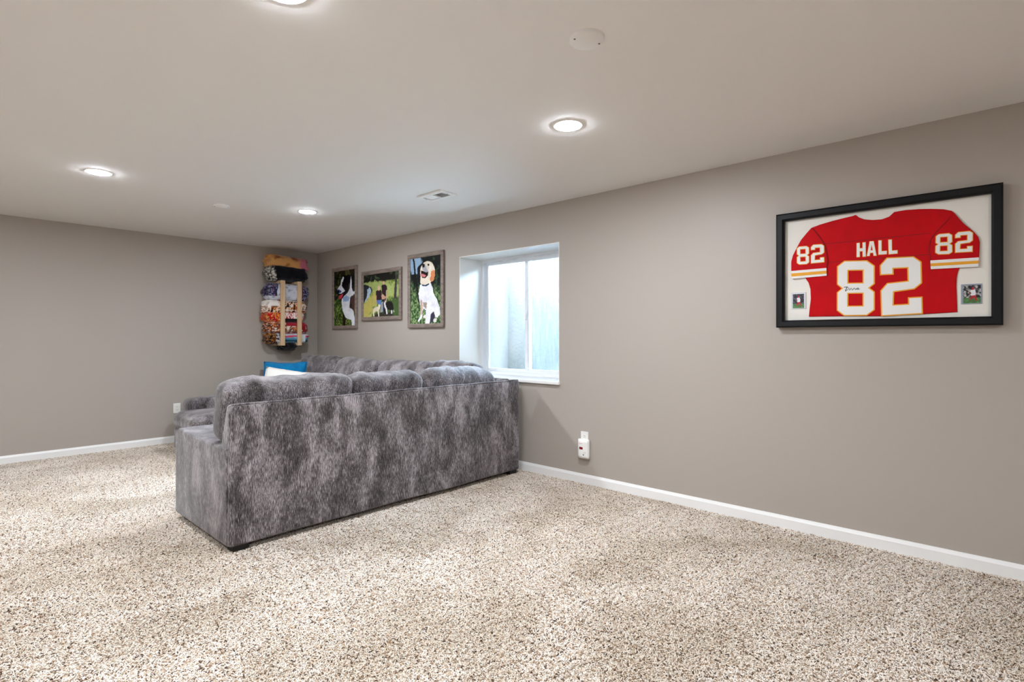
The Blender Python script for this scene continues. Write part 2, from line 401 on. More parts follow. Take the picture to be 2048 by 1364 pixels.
PR2 = [((196,184,96),0.04,[(-0.052,0.688),(0.149,0.59),(0.344,0.371),(1.035,0.371),(1.035,0.518),(0.533,0.57),(0.267,0.8),(0.109,1.012),(-0.052,1.007)]),((168,184,108),0.04,[(0.029,0.202),(0.325,0.183),(0.608,0.234),(1.035,0.342),(1.035,0.577),(0.608,0.515),(0.344,0.402),(0.189,0.358)]),((28,36,44),0.012,[(-0.031,0.212),(0.109,0.241),(0.228,0.299),(0.267,0.38),(0.189,0.483),(0.109,0.571),(0.009,0.66),(-0.031,0.657)]),((176,196,214),0.012,[(0.109,0.351),(0.189,0.295),(0.228,0.392),(0.169,0.513),(0.089,0.602),(0.029,0.645),(0.109,0.477)]),((70,96,50),0.03,[(0.552,0.617),(1.035,0.591),(1.035,1.045),(0.228,1.017),(0.267,0.925),(0.515,0.874)]),((62,58,60),0.008,[(0.905,0.078),(0.949,0.083),(0.935,0.333),(0.928,0.613),(0.857,0.608),(0.878,0.357)]),((48,44,40),0.03,[(0.344,0.928),(0.789,0.902),(0.861,1.009),(0.306,1.012)]),((38,30,44),0.006,[(0.552,0.571),(0.663,0.579),(0.654,0.73),(0.635,0.925),(0.58,0.923),(0.552,0.769),(0.537,0.921),(0.481,0.918),(0.492,0.72)]),((150,158,170),0.01,[(0.496,0.674),(0.561,0.663),(0.571,0.892),(0.492,0.904)]),((90,130,190),0.006,[(0.382,0.609),(0.518,0.612),(0.511,0.709),(0.392,0.706)]),((44,22,36),0.006,[(0.367,0.404),(0.42,0.381),(0.496,0.384),(0.53,0.433),(0.533,0.619),(0.382,0.615),(0.359,0.496)]),((44,22,36),0.006,[(0.518,0.294),(0.556,0.267),(0.617,0.27),(0.67,0.305),(0.681,0.4),(0.648,0.427),(0.644,0.548),(0.545,0.553),(0.533,0.418)]),((206,160,136),0.005,[(0.648,0.412),(0.677,0.399),(0.674,0.55),(0.654,0.669),(0.635,0.668),(0.648,0.548)]),((206,160,136),0.005,[(0.359,0.496),(0.379,0.497),(0.375,0.667),(0.359,0.666)]),((206,160,136),0.006,[(0.515,0.523),(0.552,0.48),(0.654,0.564),(0.608,0.606),(0.533,0.601)]),((214,170,144),0.004,[(0.611,0.23),(0.608,0.252),(0.6,0.269),(0.588,0.278),(0.575,0.277),(0.563,0.266),(0.555,0.247),(0.552,0.224),(0.555,0.202),(0.563,0.185),(0.575,0.176),(0.588,0.178),(0.6,0.189),(0.608,0.208)]),((36,26,24),0.004,[(0.548,0.206),(0.556,0.168),(0.589,0.161),(0.615,0.182),(0.615,0.206),(0.585,0.191)]),((214,186,150),0.004,[(0.485,0.345),(0.481,0.37),(0.471,0.389),(0.457,0.399),(0.441,0.398),(0.426,0.385),(0.416,0.364),(0.413,0.338),(0.416,0.313),(0.426,0.294),(0.441,0.284),(0.457,0.285),(0.471,0.298),(0.481,0.319)]),((222,178,150),0.003,[(0.473,0.344),(0.471,0.36),(0.466,0.372),(0.457,0.378),(0.448,0.377),(0.44,0.37),(0.434,0.356),(0.432,0.34),(0.434,0.324),(0.44,0.312),(0.448,0.306),(0.457,0.306),(0.466,0.314),(0.471,0.328)]),((240,226,200),0.006,[(0.276,0.863),(0.306,0.794),(0.363,0.771),(0.42,0.762),(0.43,0.724),(0.468,0.711),(0.488,0.743),(0.481,0.796),(0.449,0.848),(0.455,0.994),(0.432,0.993),(0.413,0.885),(0.354,0.866),(0.309,0.911),(0.315,0.986),(0.296,0.985),(0.271,0.925)]),((16,14,18),0.006,[(0.635,0.698),(0.708,0.658),(0.789,0.663),(0.834,0.726),(0.861,0.831),(0.825,0.904),(0.771,0.864),(0.681,0.837),(0.641,0.789)]),((238,238,240),0.005,[(0.585,0.665),(0.617,0.629),(0.644,0.654),(0.63,0.728),(0.672,0.821),(0.69,0.943),(0.659,0.956),(0.635,0.835),(0.598,0.772)]),((16,14,18),0.004,[(0.585,0.65),(0.608,0.618),(0.617,0.652),(0.595,0.696)]),((234,234,236),0.005,[(0.789,0.865),(0.816,0.874),(0.811,0.94),(0.789,0.94)]),((234,234,236),0.005,[(0.843,0.86),(0.871,0.891),(0.861,0.92)])]
PR2_BOX = [1.227,1.977,1.499,2.026]
PR3 = [((150,178,206),0.03,[(-0.02,-0.009),(0.332,-0.004),(0.398,0.071),(0.287,0.144),(0.243,0.242),(0.061,0.231),(-0.02,0.165)]),((16,22,20),0.012,[(0.084,-0.002),(0.134,0.0),(0.198,0.259),(0.332,0.667),(0.31,0.727),(0.26,0.645),(0.157,0.318)]),((20,26,36),0.012,[(0.243,0.141),(0.398,0.081),(0.42,0.232),(0.332,0.287),(0.243,0.242)]),((238,226,206),0.008,[(0.381,0.125),(0.464,0.08),(0.583,0.07),(0.701,0.094),(0.769,0.145),(0.811,0.216),(0.806,0.303),(0.764,0.369),(0.68,0.385),(0.658,0.408),(0.701,0.425),(0.376,0.421),(0.332,0.367),(0.35,0.288),(0.332,0.227),(0.35,0.158)]),((222,140,92),0.01,[(0.726,0.196),(0.806,0.226),(0.819,0.294),(0.775,0.355),(0.705,0.382),(0.633,0.358),(0.675,0.296),(0.697,0.229)]),((246,236,222),0.02,[(0.648,0.108),(0.733,0.133),(0.764,0.203),(0.701,0.229),(0.658,0.266),(0.605,0.243)]),((168,168,178),0.012,[(0.42,0.112),(0.497,0.117),(0.598,0.228),(0.562,0.245),(0.464,0.215),(0.398,0.181)]),((14,14,20),0.006,[(0.394,0.103),(0.464,0.099),(0.49,0.127),(0.464,0.16),(0.409,0.156)]),((24,16,18),0.006,[(0.365,0.194),(0.442,0.213),(0.529,0.238),(0.598,0.228),(0.594,0.277),(0.497,0.321),(0.398,0.31),(0.35,0.258)]),((222,130,132),0.006,[(0.35,0.238),(0.42,0.252),(0.534,0.28),(0.475,0.303),(0.381,0.291)]),((20,14,14),0.004,[(0.633,0.128),(0.63,0.136),(0.621,0.142),(0.609,0.144),(0.596,0.143),(0.584,0.139),(0.576,0.132),(0.573,0.124),(0.576,0.117),(0.584,0.111),(0.596,0.109),(0.609,0.11),(0.621,0.114),(0.63,0.121)]),((240,240,246),0.008,[(0.332,0.407),(0.508,0.44),(0.68,0.404),(0.735,0.466),(0.764,0.555),(0.869,0.646),(0.962,0.775),(0.968,0.871),(0.89,0.913),(0.806,0.902),(0.764,0.818),(0.68,0.865),(0.637,1.004),(0.499,1.002),(0.508,0.891),(0.529,0.802),(0.453,0.771),(0.409,0.809),(0.398,0.899),(0.287,0.972),(0.247,0.957),(0.332,0.888),(0.354,0.768),(0.31,0.657),(0.276,0.545)]),((196,170,150),0.015,[(0.343,0.638),(0.398,0.64),(0.42,0.77),(0.387,0.869),(0.343,0.868)]),((170,150,140),0.02,[(0.42,0.67),(0.562,0.685),(0.529,0.773),(0.442,0.751)]),((60,58,78),0.012,[(0.68,0.865),(0.785,0.819),(0.817,0.907),(0.785,0.945),(0.68,1.002),(0.648,1.002)]),((236,230,226),0.008,[(0.764,0.935),(0.869,0.922),(0.848,0.98),(0.764,0.979)]),((238,226,216),0.008,[(0.42,0.889),(0.518,0.862),(0.518,0.911),(0.442,0.91)]),((30,62,84),0.005,[(0.389,0.406),(0.497,0.423),(0.624,0.399),(0.628,0.421),(0.529,0.444),(0.394,0.43)])]
PR3_BOX = [2.197,2.733,1.397,2.138]
# ---------------------------------------------------------------- the room
H = 2.44
X1, Y1 = 10.0, -6.0
WX0, WX1, WZ0, WZ1, WD = 3.011, 4.318, .825, 2.084, .345      # window opening in the right wall

fl = tag(link('floor', boxes(((-.1, Y1 - .1, -.1), (X1 + .1, .0, 0))), M_floor), 'beige carpeted floor', 'floor', kind='structure')
tag(link('ceiling', boxes(((-.1, Y1 - .1, H), (X1 + .1, .45, H + .12))), M_ceil), 'smooth off-white ceiling with round recessed lights', 'ceiling', kind='structure')
tag(link('wall_back', boxes(((-.12, Y1 - .1, 0), (0, .45, H))), M_wall), 'taupe wall behind the blanket rack', 'wall', kind='structure')
tag(link('wall_right', boxes(((0, 0, 0), (WX0, WD + .05, H)), ((WX1, 0, 0), (X1 + .1, WD + .05, H)), ((WX0, 0, 0), (WX1, WD + .05, WZ0)), ((WX0, 0, WZ1), (WX1, WD + .05, H))), M_wall),
    'taupe wall with the window and the framed jersey', 'wall', kind='structure')
tag(link('wall_left', boxes(((-.1, Y1 - .12, 0), (X1 + .1, Y1, H))), M_wall), 'taupe wall outside the view, opposite the window', 'wall', kind='structure')
tag(link('wall_front', boxes(((X1, Y1, 0), (X1 + .12, 0, H))), M_wall), 'taupe wall outside the view, behind the camera', 'wall', kind='structure')

BB = [(0, .0), (.014, 0), (.014, .066), (.009, .078), (.006, .086), (0, .086)]
tag(link('baseboard_right', prism([(-a, b) for a, b in BB], 'x', 0, X1, 0), M_white), 'white baseboard along the window wall', 'baseboard', kind='structure')
tag(link('baseboard_back', prism([(a, b) for a, b in BB], 'y', Y1, -.014, 0), M_white), 'white baseboard along the wall with the blanket rack', 'baseboard', kind='structure')

# window: painted drywall returns, stool, vinyl frame, two sliding sashes
win = tag(empty('window_1', ((WX0 + WX1) / 2, 0, WZ0)), 'white sliding basement window set deep in the taupe wall', 'window', kind='structure')
t = .006
link('return_panel', boxes(((WX0, -.001, WZ0), (WX0 + t, WD, WZ1))), M_white, win)
link('return_panel', boxes(((WX1 - t, -.001, WZ0), (WX1, WD, WZ1))), M_white, win)
link('return_panel', boxes(((WX0 + t, -.001, WZ1 - t), (WX1 - t, WD, WZ1))), M_white, win)
link('window_sill', boxes(((WX0 + t, 0, WZ0), (WX1 - t, WD, WZ0 + .03)), ((WX0 - .012, -.03, WZ0), (WX1 + .012, 0, WZ0 + .03)), bev=.006), M_white, win)
fx0, fx1, fz0, fz1 = WX0 + t, WX1 - t, WZ0 + .03, WZ1 - t
fw = .03
fy0, fy1 = WD - .035, WD + .05
link('window_frame', boxes(((fx0, fy0, fz0), (fx0 + fw, fy1, fz1)), ((fx1 - fw, fy0, fz0), (fx1, fy1, fz1)),
     ((fx0 + fw, fy0, fz0), (fx1 - fw, fy1, fz0 + .028)), ((fx0 + fw, fy0, fz1 - .028), (fx1 - fw, fy1, fz1)), bev=.003), M_vinyl, win)
def sash(x0, x1, y, sw, glass):
    z0, z1 = fz0 + .028, fz1 - .028
    f = link('sash', boxes(((x0, y, z0), (x0 + sw, y + .028, z1)), ((x1 - sw, y, z0), (x1, y + .028, z1)),
             ((x0 + sw, y, z0), (x1 - sw, y + .028, z0 + sw)), ((x0 + sw, y, z1 - sw), (x1 - sw, y + .028, z1)), bev=.003), M_vinyl, win)
    link('pane', boxes(((x0 + sw - .004, y + .012, z0 + sw - .004), (x1 - sw + .004, y + .016, z1 - sw + .004))), glass, f)
    return f
mx = (fx0 + fx1) / 2
sash(fx0 + fw, mx + .012, fy0 + .048, .03, M_glass)
rs_ = sash(mx - .03, fx1 - fw, fy0 + .016, .038, M_fog)
link('sash_latch', boxes(((mx - .022, fy0 + .004, 1.42), (mx - .002, fy0 + .016, 1.5)), bev=.003), M_vinyl, rs_)

# window well outside
WW0, WW1, WY = 2.12, 5.30, 1.70
yo = WD + .05
ww = tag(empty('window_well', (3.7, .8, .5)), 'pale concrete window well seen through the glass', 'window well', kind='structure')
link('side_wall', boxes(((WW0 - .15, yo, .5), (WW0, WY, 2.45))), M_concrete, ww)
link('side_wall', boxes(((WW1, yo, .5), (WW1 + .15, WY, 2.45))), M_concrete, ww)
link('end_wall', boxes(((WW0 - .15, WY, .5), (WW1 + .15, WY + .15, 2.45))), M_concrete, ww)
link('well_floor', boxes(((WW0 - .15, yo, .5), (WW1 + .15, WY + .15, .62))), M_bounce, ww)

# ---------------------------------------------------------------- ceiling fittings
def lamp(x, y, label, group=None):
    o = tag(empty('recessed_light', (x, y, H)), label, 'ceiling light', group)
    link('trim_ring', lathe([(.072, -.001), (.0735, -.0045), (.082, -.004), (.088, 0)], (x, y, H)), M_plastic, o, True)
    link('diffuser', lathe([(.0715, -.002), (.0710, -.0048), (.067, -.0068), (.05, -.0074), (0, -.0078)], (x, y, H)), M_lamp, o, True)
    return o
lamp(5.38, -1.315, 'glowing round recessed light above the wall between the window and the jersey')
lamp(2.32, -1.315, 'small glowing round recessed light nearest the corner with the blanket rack')
lamp(2.36, -2.915, 'glowing round recessed light towards the left wall edge, away from the window')
lamp(5.36, -2.93, 'glowing round recessed light just above the top edge of the view')
for x, y in ((8.45, -2.92), (2.36, -4.5), (5.36, -4.5), (8.45, -4.5)):
    lamp(x, y, 'glowing round recessed light outside the view, behind or beside the camera', 'recessed lights outside the view')

def cover_plate(x, y, r, label):
    o = tag(empty('ceiling_cover_plate', (x, y, H)), label, 'cover plate')
    link('plate', lathe([(r, 0), (r, -.010), (r - .003, -.013), (0, -.0135)], (x, y, H), 48), M_ceil, o, True)
    for a in (1.05, 1.05 + PI):
        link('screw', lathe([(.0045, -.012), (.004, -.015), (0, -.0155)], (x + .054 * math.cos(a), y + .054 * math.sin(a), H), 12), mat('screw_grey', srgb(120, 114, 108), .4), o, True)
    return o
cover_plate(5.96, -1.975, .07, 'flat round white cover plate with two screws on the ceiling near the top')
cover_plate(1.966, -1.952, .065, 'faint flat round cover plate on the ceiling between the two left recessed lights')

v = tag(empty('ceiling_vent', (3.685, -.865, H)), 'white rectangular air register on the ceiling in front of the window', 'vent')
vx0, vx1, vy0, vy1 = 3.53, 3.84, -.955, -.775
ix0, ix1, iy0, iy1 = 3.565, 3.805, -.915, -.815
link('vent_frame', boxes(((vx0, vy0, H - .014), (vx1, iy0, H)), ((vx0, iy1, H - .014), (vx1, vy1, H)), ((vx0, iy0, H - .014), (ix0, iy1, H)),
     ((ix1, iy0, H - .014), (vx1, iy1, H)), ((3.676, iy0, H - .014), (3.688, iy1, H)), bev=.002), M_white, v)
link('duct', boxes(((ix0, iy0, H - .001), (ix1, iy1, H - .0005))), M_slot, v)
for i in range(8):
    for x0, tilt, nm in ((ix0, 1, 'slat'), (3.69, -1, 'slat')):
        bm = bmesh.new(); x = x0 + .008 + i * .0142
        box_bm(bm, (x - .0008, iy0, H - .010), (x + .0008, iy1, H - .003))
        if tilt > 0:
            for q in bm.verts: q.co.x += (q.co.z - H + .0065) * 1.6
        else:
            for q in bm.verts: q.co.x -= (q.co.z - H + .0065) * 1.0
        link(nm, mesh(bm), M_white, v)
for x, y in ((3.547, -.865), (3.823, -.865)):
    link('screw', lathe([(.004, -.013), (.004, -.0155), (0, -.016)], (x, y, H), 10), M_slot, v)

# ---------------------------------------------------------------- sectional sofa
SX0, SX1, SYF, SYB = .30, 3.95, -2.60, -.08
sofa = tag(empty('sectional_sofa', (2.4, -1.2, 0)), 'large grey chenille U-shaped sectional sofa with its back to the viewer, under the window', 'sofa')
def sp(name, me, smooth=True):
    return link(name, me, M_sofa, sofa, smooth)
zb = .045
# bases
def wob(seed, amp):
    def f(p, u):
        n = noise.noise_vector(Vector((p.x * 3.1 + seed, p.y * 3.1, p.z * 3.1)))
        return p + n * amp
    return f
def sbox(name, a, b, r, step=.08, amp=.004, seed=0, fn=None):
    M = Matrix.Translation([(a[i] + b[i]) / 2 for i in range(3)])
    return sp(name, soft_box([b[i] - a[i] for i in range(3)], r, step, fn or wob(seed, amp), M))
sbox('base', (3.02, -2.36, zb), (3.93, -.12, .27), .02)
sbox('base', (.52, -.98, zb), (3.03, -.10, .27), .02)
sbox('chaise_base', (.585, -1.955, zb), (1.22, -.97, .27), .03)

# near arm: rounded front shoulder, top dipping a little under the back cushion
r = .085
prof = [(3.935, zb), (3.935, .612), (3.7, .606), (3.4, .612)] + arc(3.0 + r, .63 - r, r, 90, 180, 8) + [(3.0, zb)]
def arm(prof, axis, a0, a1, bev): return sp('arm', prism(prof, axis, a0, a1, bev, 4))
arm(prof, 'y', -2.606, -2.35, .016)
# far arm along the wall with the blanket rack
r = .07
prof2 = [(-.10, zb), (-.10, .575), (-.9, .572), (-1.5, .566)] + arc(-1.80 + r, .555 - r, r, 90, 180, 8) + [(-1.80, zb)]
arm(prof2, 'x', .32, .55, .03)

# back panels: upright outside face, slanted inside face
prof = [(3.955, zb), (3.955, .854), (3.925, .857), (3.905, .848), (3.815, .60), (3.80, .25), (3.80, zb)]
def back_bm(prof, axis, a0, a1, n):
    """extruded back with a dense outside face that sags and ripples a little"""
    bm = bmesh.new()
    P = (lambda p, a: Vector((p[0], a, p[1]))) if axis == 'y' else (lambda p, a: Vector((a, p[0], p[1])))
    D = []
    for i, p in enumerate(prof):
        q = prof[(i + 1) % len(prof)]
        k = max(1, int(math.dist(p, q) / .06))
        D += [(p[0] + (q[0] - p[0]) * j / k, p[1] + (q[1] - p[1]) * j / k) for j in range(k)]
    rows = []
    for i in range(n + 1):
        a = a0 + (a1 - a0) * i / n
        row = []
        for p in D:
            c = P(p, a)
            s = max(0, min(1, (.93 - abs(2 * i / n - 1)) * 14))
            c += noise.noise_vector(c * 2.3) * .006 * s
            row.append(bm.verts.new(c))
        rows.append(row)
    m = len(D)
    for A, B in zip(rows, rows[1:]):
        for j in range(m): bm.faces.new([A[j], A[(j + 1) % m], B[(j + 1) % m], B[j]])
    bm.faces.new(rows[0]); bm.faces.new(rows[-1])
    bmesh.ops.recalc_face_normals(bm, faces=bm.faces)
    ed = [e for e in bm.edges if len(e.link_faces) == 2 and e.calc_face_angle() > .7]
    bmesh.ops.bevel(bm, geom=ed, offset=.014, segments=3, profile=.5, affect='EDGES')
    return mesh(bm)
sp('back_panel', back_bm(prof, 'y', -2.598, -.12, 44))
prof = [(-.06, zb), (-.06, .852), (-.09, .856), (-.112, .846), (-.20, .60), (-.22, .25), (-.22, zb)]
sp('back_panel', back_bm(prof, 'x', .32, 3.78, 50))
# stitched seams near the ends of the back
for y in (-2.575, -.16):
    bm = bmesh.new(); tube_bm(bm, [(3.958, y, .06 + .78 * k / 12) for k in range(13)], .0035)
    sp('seam', mesh(bm))
bm = bmesh.new(); tube_bm(bm, [(3.947, -2.585 + 2.45 * k / 40, .856 + .0015 * math.sin(k)) for k in range(41)], .006)
sp('piping', mesh(bm))

# seat cushions
def seat(name, a, b, seed, r=.06):
    def f(p, u):
        q = p.copy()
        if u.z > 0: q.z += .018 * (1 - u.x ** 4) * (1 - u.y ** 4)
        return q + noise.noise_vector(Vector((p.x * 4 + seed, p.y * 4, p.z * 4))) * .007
    sbox(name, a, b, r, .06, fn=f)
seat('seat_cushion', (2.99, -2.345, .27), (3.80, -1.60, .455), 1)
seat('seat_cushion', (2.99, -1.59, .27), (3.80, -.86, .455), 2)
seat('seat_cushion', (2.99, -.85, .27), (3.80, -.22, .455), 3)
seat('seat_cushion', (2.12, -1.0, .27), (2.98, -.22, .455), 4)
seat('seat_cushion', (1.26, -1.0, .27), (2.11, -.22, .455), 5)
seat('chaise_cushion', (.58, -1.97, .245), (1.25, -.22, .445), 6, .085)

# back cushions: plump, with gathers running over the crown
def plump(name, w, th, h, M, seed, r=.058, slump=.0, bend=0):
    """w along local x, thickness th along y (front = +y), height h along z"""
    def f(p, u):
        q = p.copy()
        bulge = (1 - min(1, abs(u.x)) ** 2.5) * (1 - min(1, abs(u.z)) ** 2.5)
        q.y += (.04 if u.y > 0 else -.012) * bulge * min(1, abs(u.y) * 4)
        if u.z > 0: q.z += .016 * (1 - u.x ** 4) * u.z - slump * max(0, u.x) ** 2 * u.z
        if abs(u.x) > .7: q.x -= math.copysign(.006 * (abs(u.x) - .7) / .3 * u.z ** 2, u.x)
        g = noise.noise(Vector((p.x * 9 + seed * 7 + p.z * 2.5, p.y * 2.2, p.z * 2.5)))
        g2 = noise.noise(Vector((p.x * 21 + seed * 3 + p.z * 7, p.y * 5, p.z * 6)))
        top = max(0, u.z) ** 1.5
        n = Vector((0, u.y, u.z)); n = n.normalized() if n.length > 1e-6 else n
        q += n * (g * .017 + g2 * .007) * (.35 + .9 * top) * (.6 + .6 * abs(u.x))
        q.z += -bend * u.x * u.x
        return q
    return sp(name, soft_box((w, th, h), r, .03, f, M))
def place(c, ang_z, lean, roll=0):
    return Matrix.Translation(c) @ Matrix.Rotation(ang_z, 4, 'Z') @ Matrix.Rotation(roll, 4, 'Y') @ Matrix.Rotation(lean, 4, 'X')
# near run: local +y (front) looks to -x, so turn +90 deg about z; local x runs along +y
A90 = PI / 2
plump('back_cushion', .86, .19, .37, place((3.725, -2.155, .795), A90, math.radians(13)), 1)
plump('back_cushion', .63, .20, .46, place((3.70, -1.415, .735), A90, math.radians(14)), 2)
plump('back_cushion', .86, .21, .50, place((3.69, -.665, .735), A90 + .03, math.radians(14)), 3, .11, .07)
# window run: front looks to -y
plump('back_cushion', .87, .22, .52, place((.77, -.36, .735), PI + .03, math.radians(14), .02), 4, .095)
plump('back_cushion', .89, .22, .52, place((1.66, -.37, .73), PI - .02, math.radians(14), -.015), 5, .095)
plump('back_cushion', .89, .22, .52, place((2.56, -.36, .73), PI + .02, math.radians(14), .015), 6, .095)
plump('back_cushion', .62, .20, .53, place((3.27, -.33, .735), PI + .1, math.radians(14)), 7)
# legs
for x, y in ((3.03, -2.56), (3.84, -2.57), (3.84, -.22), (.6, -1.93), (1.12, -1.93), (.36, -1.74), (.36, -.16), (2.2, -.9)):
    bm = bmesh.new(); box_bm(bm, (x, y, 0), (x + .09, y + .09, zb + .012), .004)
    link('leg', mesh(bm), M_leg, sofa)

# ---------------------------------------------------------------- throw pillows
def pillow(name, size, th, M, m, label, seed, dent=.06):
    n = 22; bm = bmesh.new(); G = {}
    for s in (1, -1):
        for i in range(n + 1):
            for j in range(n + 1):
                u, vv = 2 * i / n - 1, 2 * j / n - 1
                edge = i in (0, n) or j in (0, n)
                if s < 0 and edge: G[s, i, j] = G[1, i, j]; continue
                x = size[0] / 2 * u * (1 - dent * (1 - vv * vv)); z = size[1] / 2 * vv * (1 - dent * (1 - u * u))
                tk = th / 2 * ((1 - u * u) * (1 - vv * vv)) ** .42
                y = s * tk
                nn = noise.noise_vector(Vector((x * 7 + seed, y * 7, z * 7))) * .012
                G[s, i, j] = bm.verts.new(M @ (Vector((x, y, z)) + nn))
        for i in range(n):
            for j in range(n): bm.faces.new([G[s, i, j], G[s, i + 1, j], G[s, i + 1, j + 1], G[s, i, j + 1]])
    me = mesh(bm)
    o = empty(name, (M.translation.x, M.translation.y, M.translation.z - size[1] * .45))
    tag(o, label, 'pillow')
    link('cushion_cover', me, m, o, True)
    bm = bmesh.new()
    ring = [G for G in ()]
    pts = []
    for k in range(4 * 16 + 1):
        s4 = (k / 16) % 4; e = int(s4); f = s4 - e; a = 2 * f - 1
        u, vv = ((a, -1), (1, a), (-a, 1), (-1, -a))[e]
        x = size[0] / 2 * u * (1 - dent * (1 - vv * vv)); z = size[1] / 2 * vv * (1 - dent * (1 - u * u))
        pts.append(M @ (Vector((x, 0, z)) + noise.noise_vector(Vector((x * 7 + seed, 0, z * 7))) * .012))
    tube_bm(bm, pts, .005, 5)
    link('piping', mesh(bm), m, o, True)
    return o
VA = math.radians(42.3)           # pillows look towards the open middle of the room
pillow('throw_pillow', (.53, .50), .15, place((.765, -.835, .70), VA, math.radians(-14)), M_blue, 'turquoise blue throw pillow standing on the chaise', 1)
pillow('throw_pillow', (.50, .46), .14, place((1.0, -.96, .655), VA, math.radians(-26), math.radians(7)), M_ivory, 'ivory white throw pillow leaning in front of the turquoise pillow', 5)
M_taupe = mat('taupe_velvet', srgb(112, 98, 92), .8, (140, .3, .003), sheen=.3)
pillow('throw_pillow', (.30, .27), .10, place((.50, -.87, .705), VA, math.radians(-8)), M_taupe, 'taupe throw pillow mostly hidden behind the turquoise pillow', 9)

# ---------------------------------------------------------------- framed photographs
def paint(cols, U, V, ops, asp):
    for col, soft, pts in ops:
        P = np.array(pts, float); n = len(P)
        inside = np.zeros(U.shape, bool); dist = np.full(U.shape, 9.)
        for i in range(n):
            (x0, y0), (x1, y1) = P[i], P[(i + 1) % n]
            cond = ((y0 > V) != (y1 > V))
            with np.errstate(divide='ignore', invalid='ignore'):
                xi = x0 + (V - y0) * (x1 - x0) / (y1 - y0 if y1 != y0 else 1e-9)
            inside ^= cond & (U < xi)
            ex, ey = (x1 - x0), (y1 - y0) * asp
            l2 = ex * ex + ey * ey + 1e-12
            tt = np.clip(((U - x0) * ex + (V - y0) * asp * ey) / l2, 0, 1)
            dist = np.minimum(dist, np.hypot(U - x0 - tt * ex, (V - y0) * asp - tt * ey))
        sd = np.where(inside, dist, -dist)
        sd = sd + (vnoise(U * 38, V * asp * 38, seed=n) - .5) * soft * 1.6
        a = np.clip(sd / soft + .5, 0, 1)[..., None]
        tex = (1 + (vnoise(U * 60, V * asp * 60, seed=n + 3, oct=2)[..., None] - .5) * .24) * (.84 + .3 * vnoise(U * 8, V * asp * 8, seed=n + 9, oct=2)[..., None])
        cols = cols * (1 - a) + np.array(srgb(*col)) * tex * a
    return cols

def grid_mesh(x0, x1, z0, z1, y, cols_fn, res):
    nx = res; nz = max(4, int(res * (z1 - z0) / (x1 - x0)))
    U, V = np.meshgrid(np.linspace(0, 1, nx + 1), np.linspace(0, 1, nz + 1))
    asp = (z1 - z0) / (x1 - x0)
    verts = np.stack([x0 + U * (x1 - x0), np.full(U.shape, y), z1 - V * (z1 - z0)], -1).reshape(-1, 3)
    idx = np.arange((nx + 1) * (nz + 1)).reshape(nz + 1, nx + 1)
    faces = np.stack([idx[1:, :-1], idx[1:, 1:], idx[:-1, 1:], idx[:-1, :-1]], -1).reshape(-1, 4)
    me = bpy.data.meshes.new('print'); me.from_pydata(verts.tolist(), [], faces.tolist())
    set_colors(me, cols_fn(U, V, asp).reshape(-1, 3))
    return me

def foliage(U, V, asp, dark, light, sc, seed, thr=.55):
    n = vnoise(U * sc, V * asp * sc, seed=seed, oct=3)
    a = np.clip((n - thr) / .22 + .25, 0, 1)[..., None]
    big = .72 + .56 * vnoise(U * 5, V * asp * 5, seed=seed + 40, oct=2)[..., None]
    return (np.array(srgb(*dark)) * (1 - a) + np.array(srgb(*light)) * a) * big

def lerp(a, b, t): return a * (1 - t[..., None]) + b * t[..., None]
def sstep(a, b, x): t = np.clip((x - a) / (b - a), 0, 1); return t * t * (3 - 2 * t)

def pic1(U, V, asp):
    top = foliage(U, V, asp, (18, 24, 15), (84, 84, 42), 10, 3, .58)
    grass = foliage(U, V, asp, (46, 70, 28), (126, 146, 70), 30, 5, .5)
    return paint(lerp(top, grass, sstep(.48, .56, V + (vnoise(U * 9, V * 9, seed=2) - .5) * .05)), U, V, PR1, asp)
def pic2(U, V, asp):
    top = foliage(U, V, asp, (14, 18, 16), (66, 86, 58), 14, 8, .6)
    lawn = foliage(U, V, asp, (112, 140, 62), (190, 196, 110), 22, 4, .5)
    return paint(lerp(top, lawn, sstep(.16, .22, V)), U, V, PR2, asp)
def pic3(U, V, asp):
    top = foliage(U, V, asp, (16, 20, 26), (48, 74, 48), 14, 11, .6)
    grass = foliage(U, V, asp, (52, 84, 46), (142, 168, 112), 30, 12, .5)
    return paint(lerp(top, grass, sstep(.30, .62, V - U * .12 + (vnoise(U * 7, V * 9, seed=6) - .5) * .2)), U, V, PR3, asp)

def frame_rails(o, x0, x1, z0, z1, fw, y0, y1, m, lip=.006, name='frame_rail'):
    """four mitred rails round the opening x0..x1, z0..z1"""
    def rail(c):
        bm = bmesh.new()
        (ax, az, bx, bz, ox0, oz0, ox1, oz1) = c
        # section: inner lip (lower), crest, outer edge
        sec = [(0, y1), (0, y0 + lip), (.22, y0 + .001), (.80, y0), (1.0, y0 + .004), (1.0, y1)]
        A = [bm.verts.new((ax + (ox0 - ax) * k, yy, az + (oz0 - az) * k)) for k, yy in sec]
        B = [bm.verts.new((bx + (ox1 - bx) * k, yy, bz + (oz1 - bz) * k)) for k, yy in sec]
        n = len(A)
        for i in range(n): bm.faces.new([A[i], A[(i + 1) % n], B[(i + 1) % n], B[i]])
        bm.faces.new(A); bm.faces.new(B)
        link(name, mesh(bm), m, o)
    X0, X1, Z0, Z1 = x0 - fw, x1 + fw, z0 - fw, z1 + fw
    rail((x0, z1, x1, z1, X0, Z1, X1, Z1)); rail((x1, z1, x1, z0, X1, Z1, X1, Z0))
    rail((x1, z0, x0, z0, X1, Z0, X0, Z0)); rail((x0, z0, x0, z1, X0, Z0, X0, Z1))

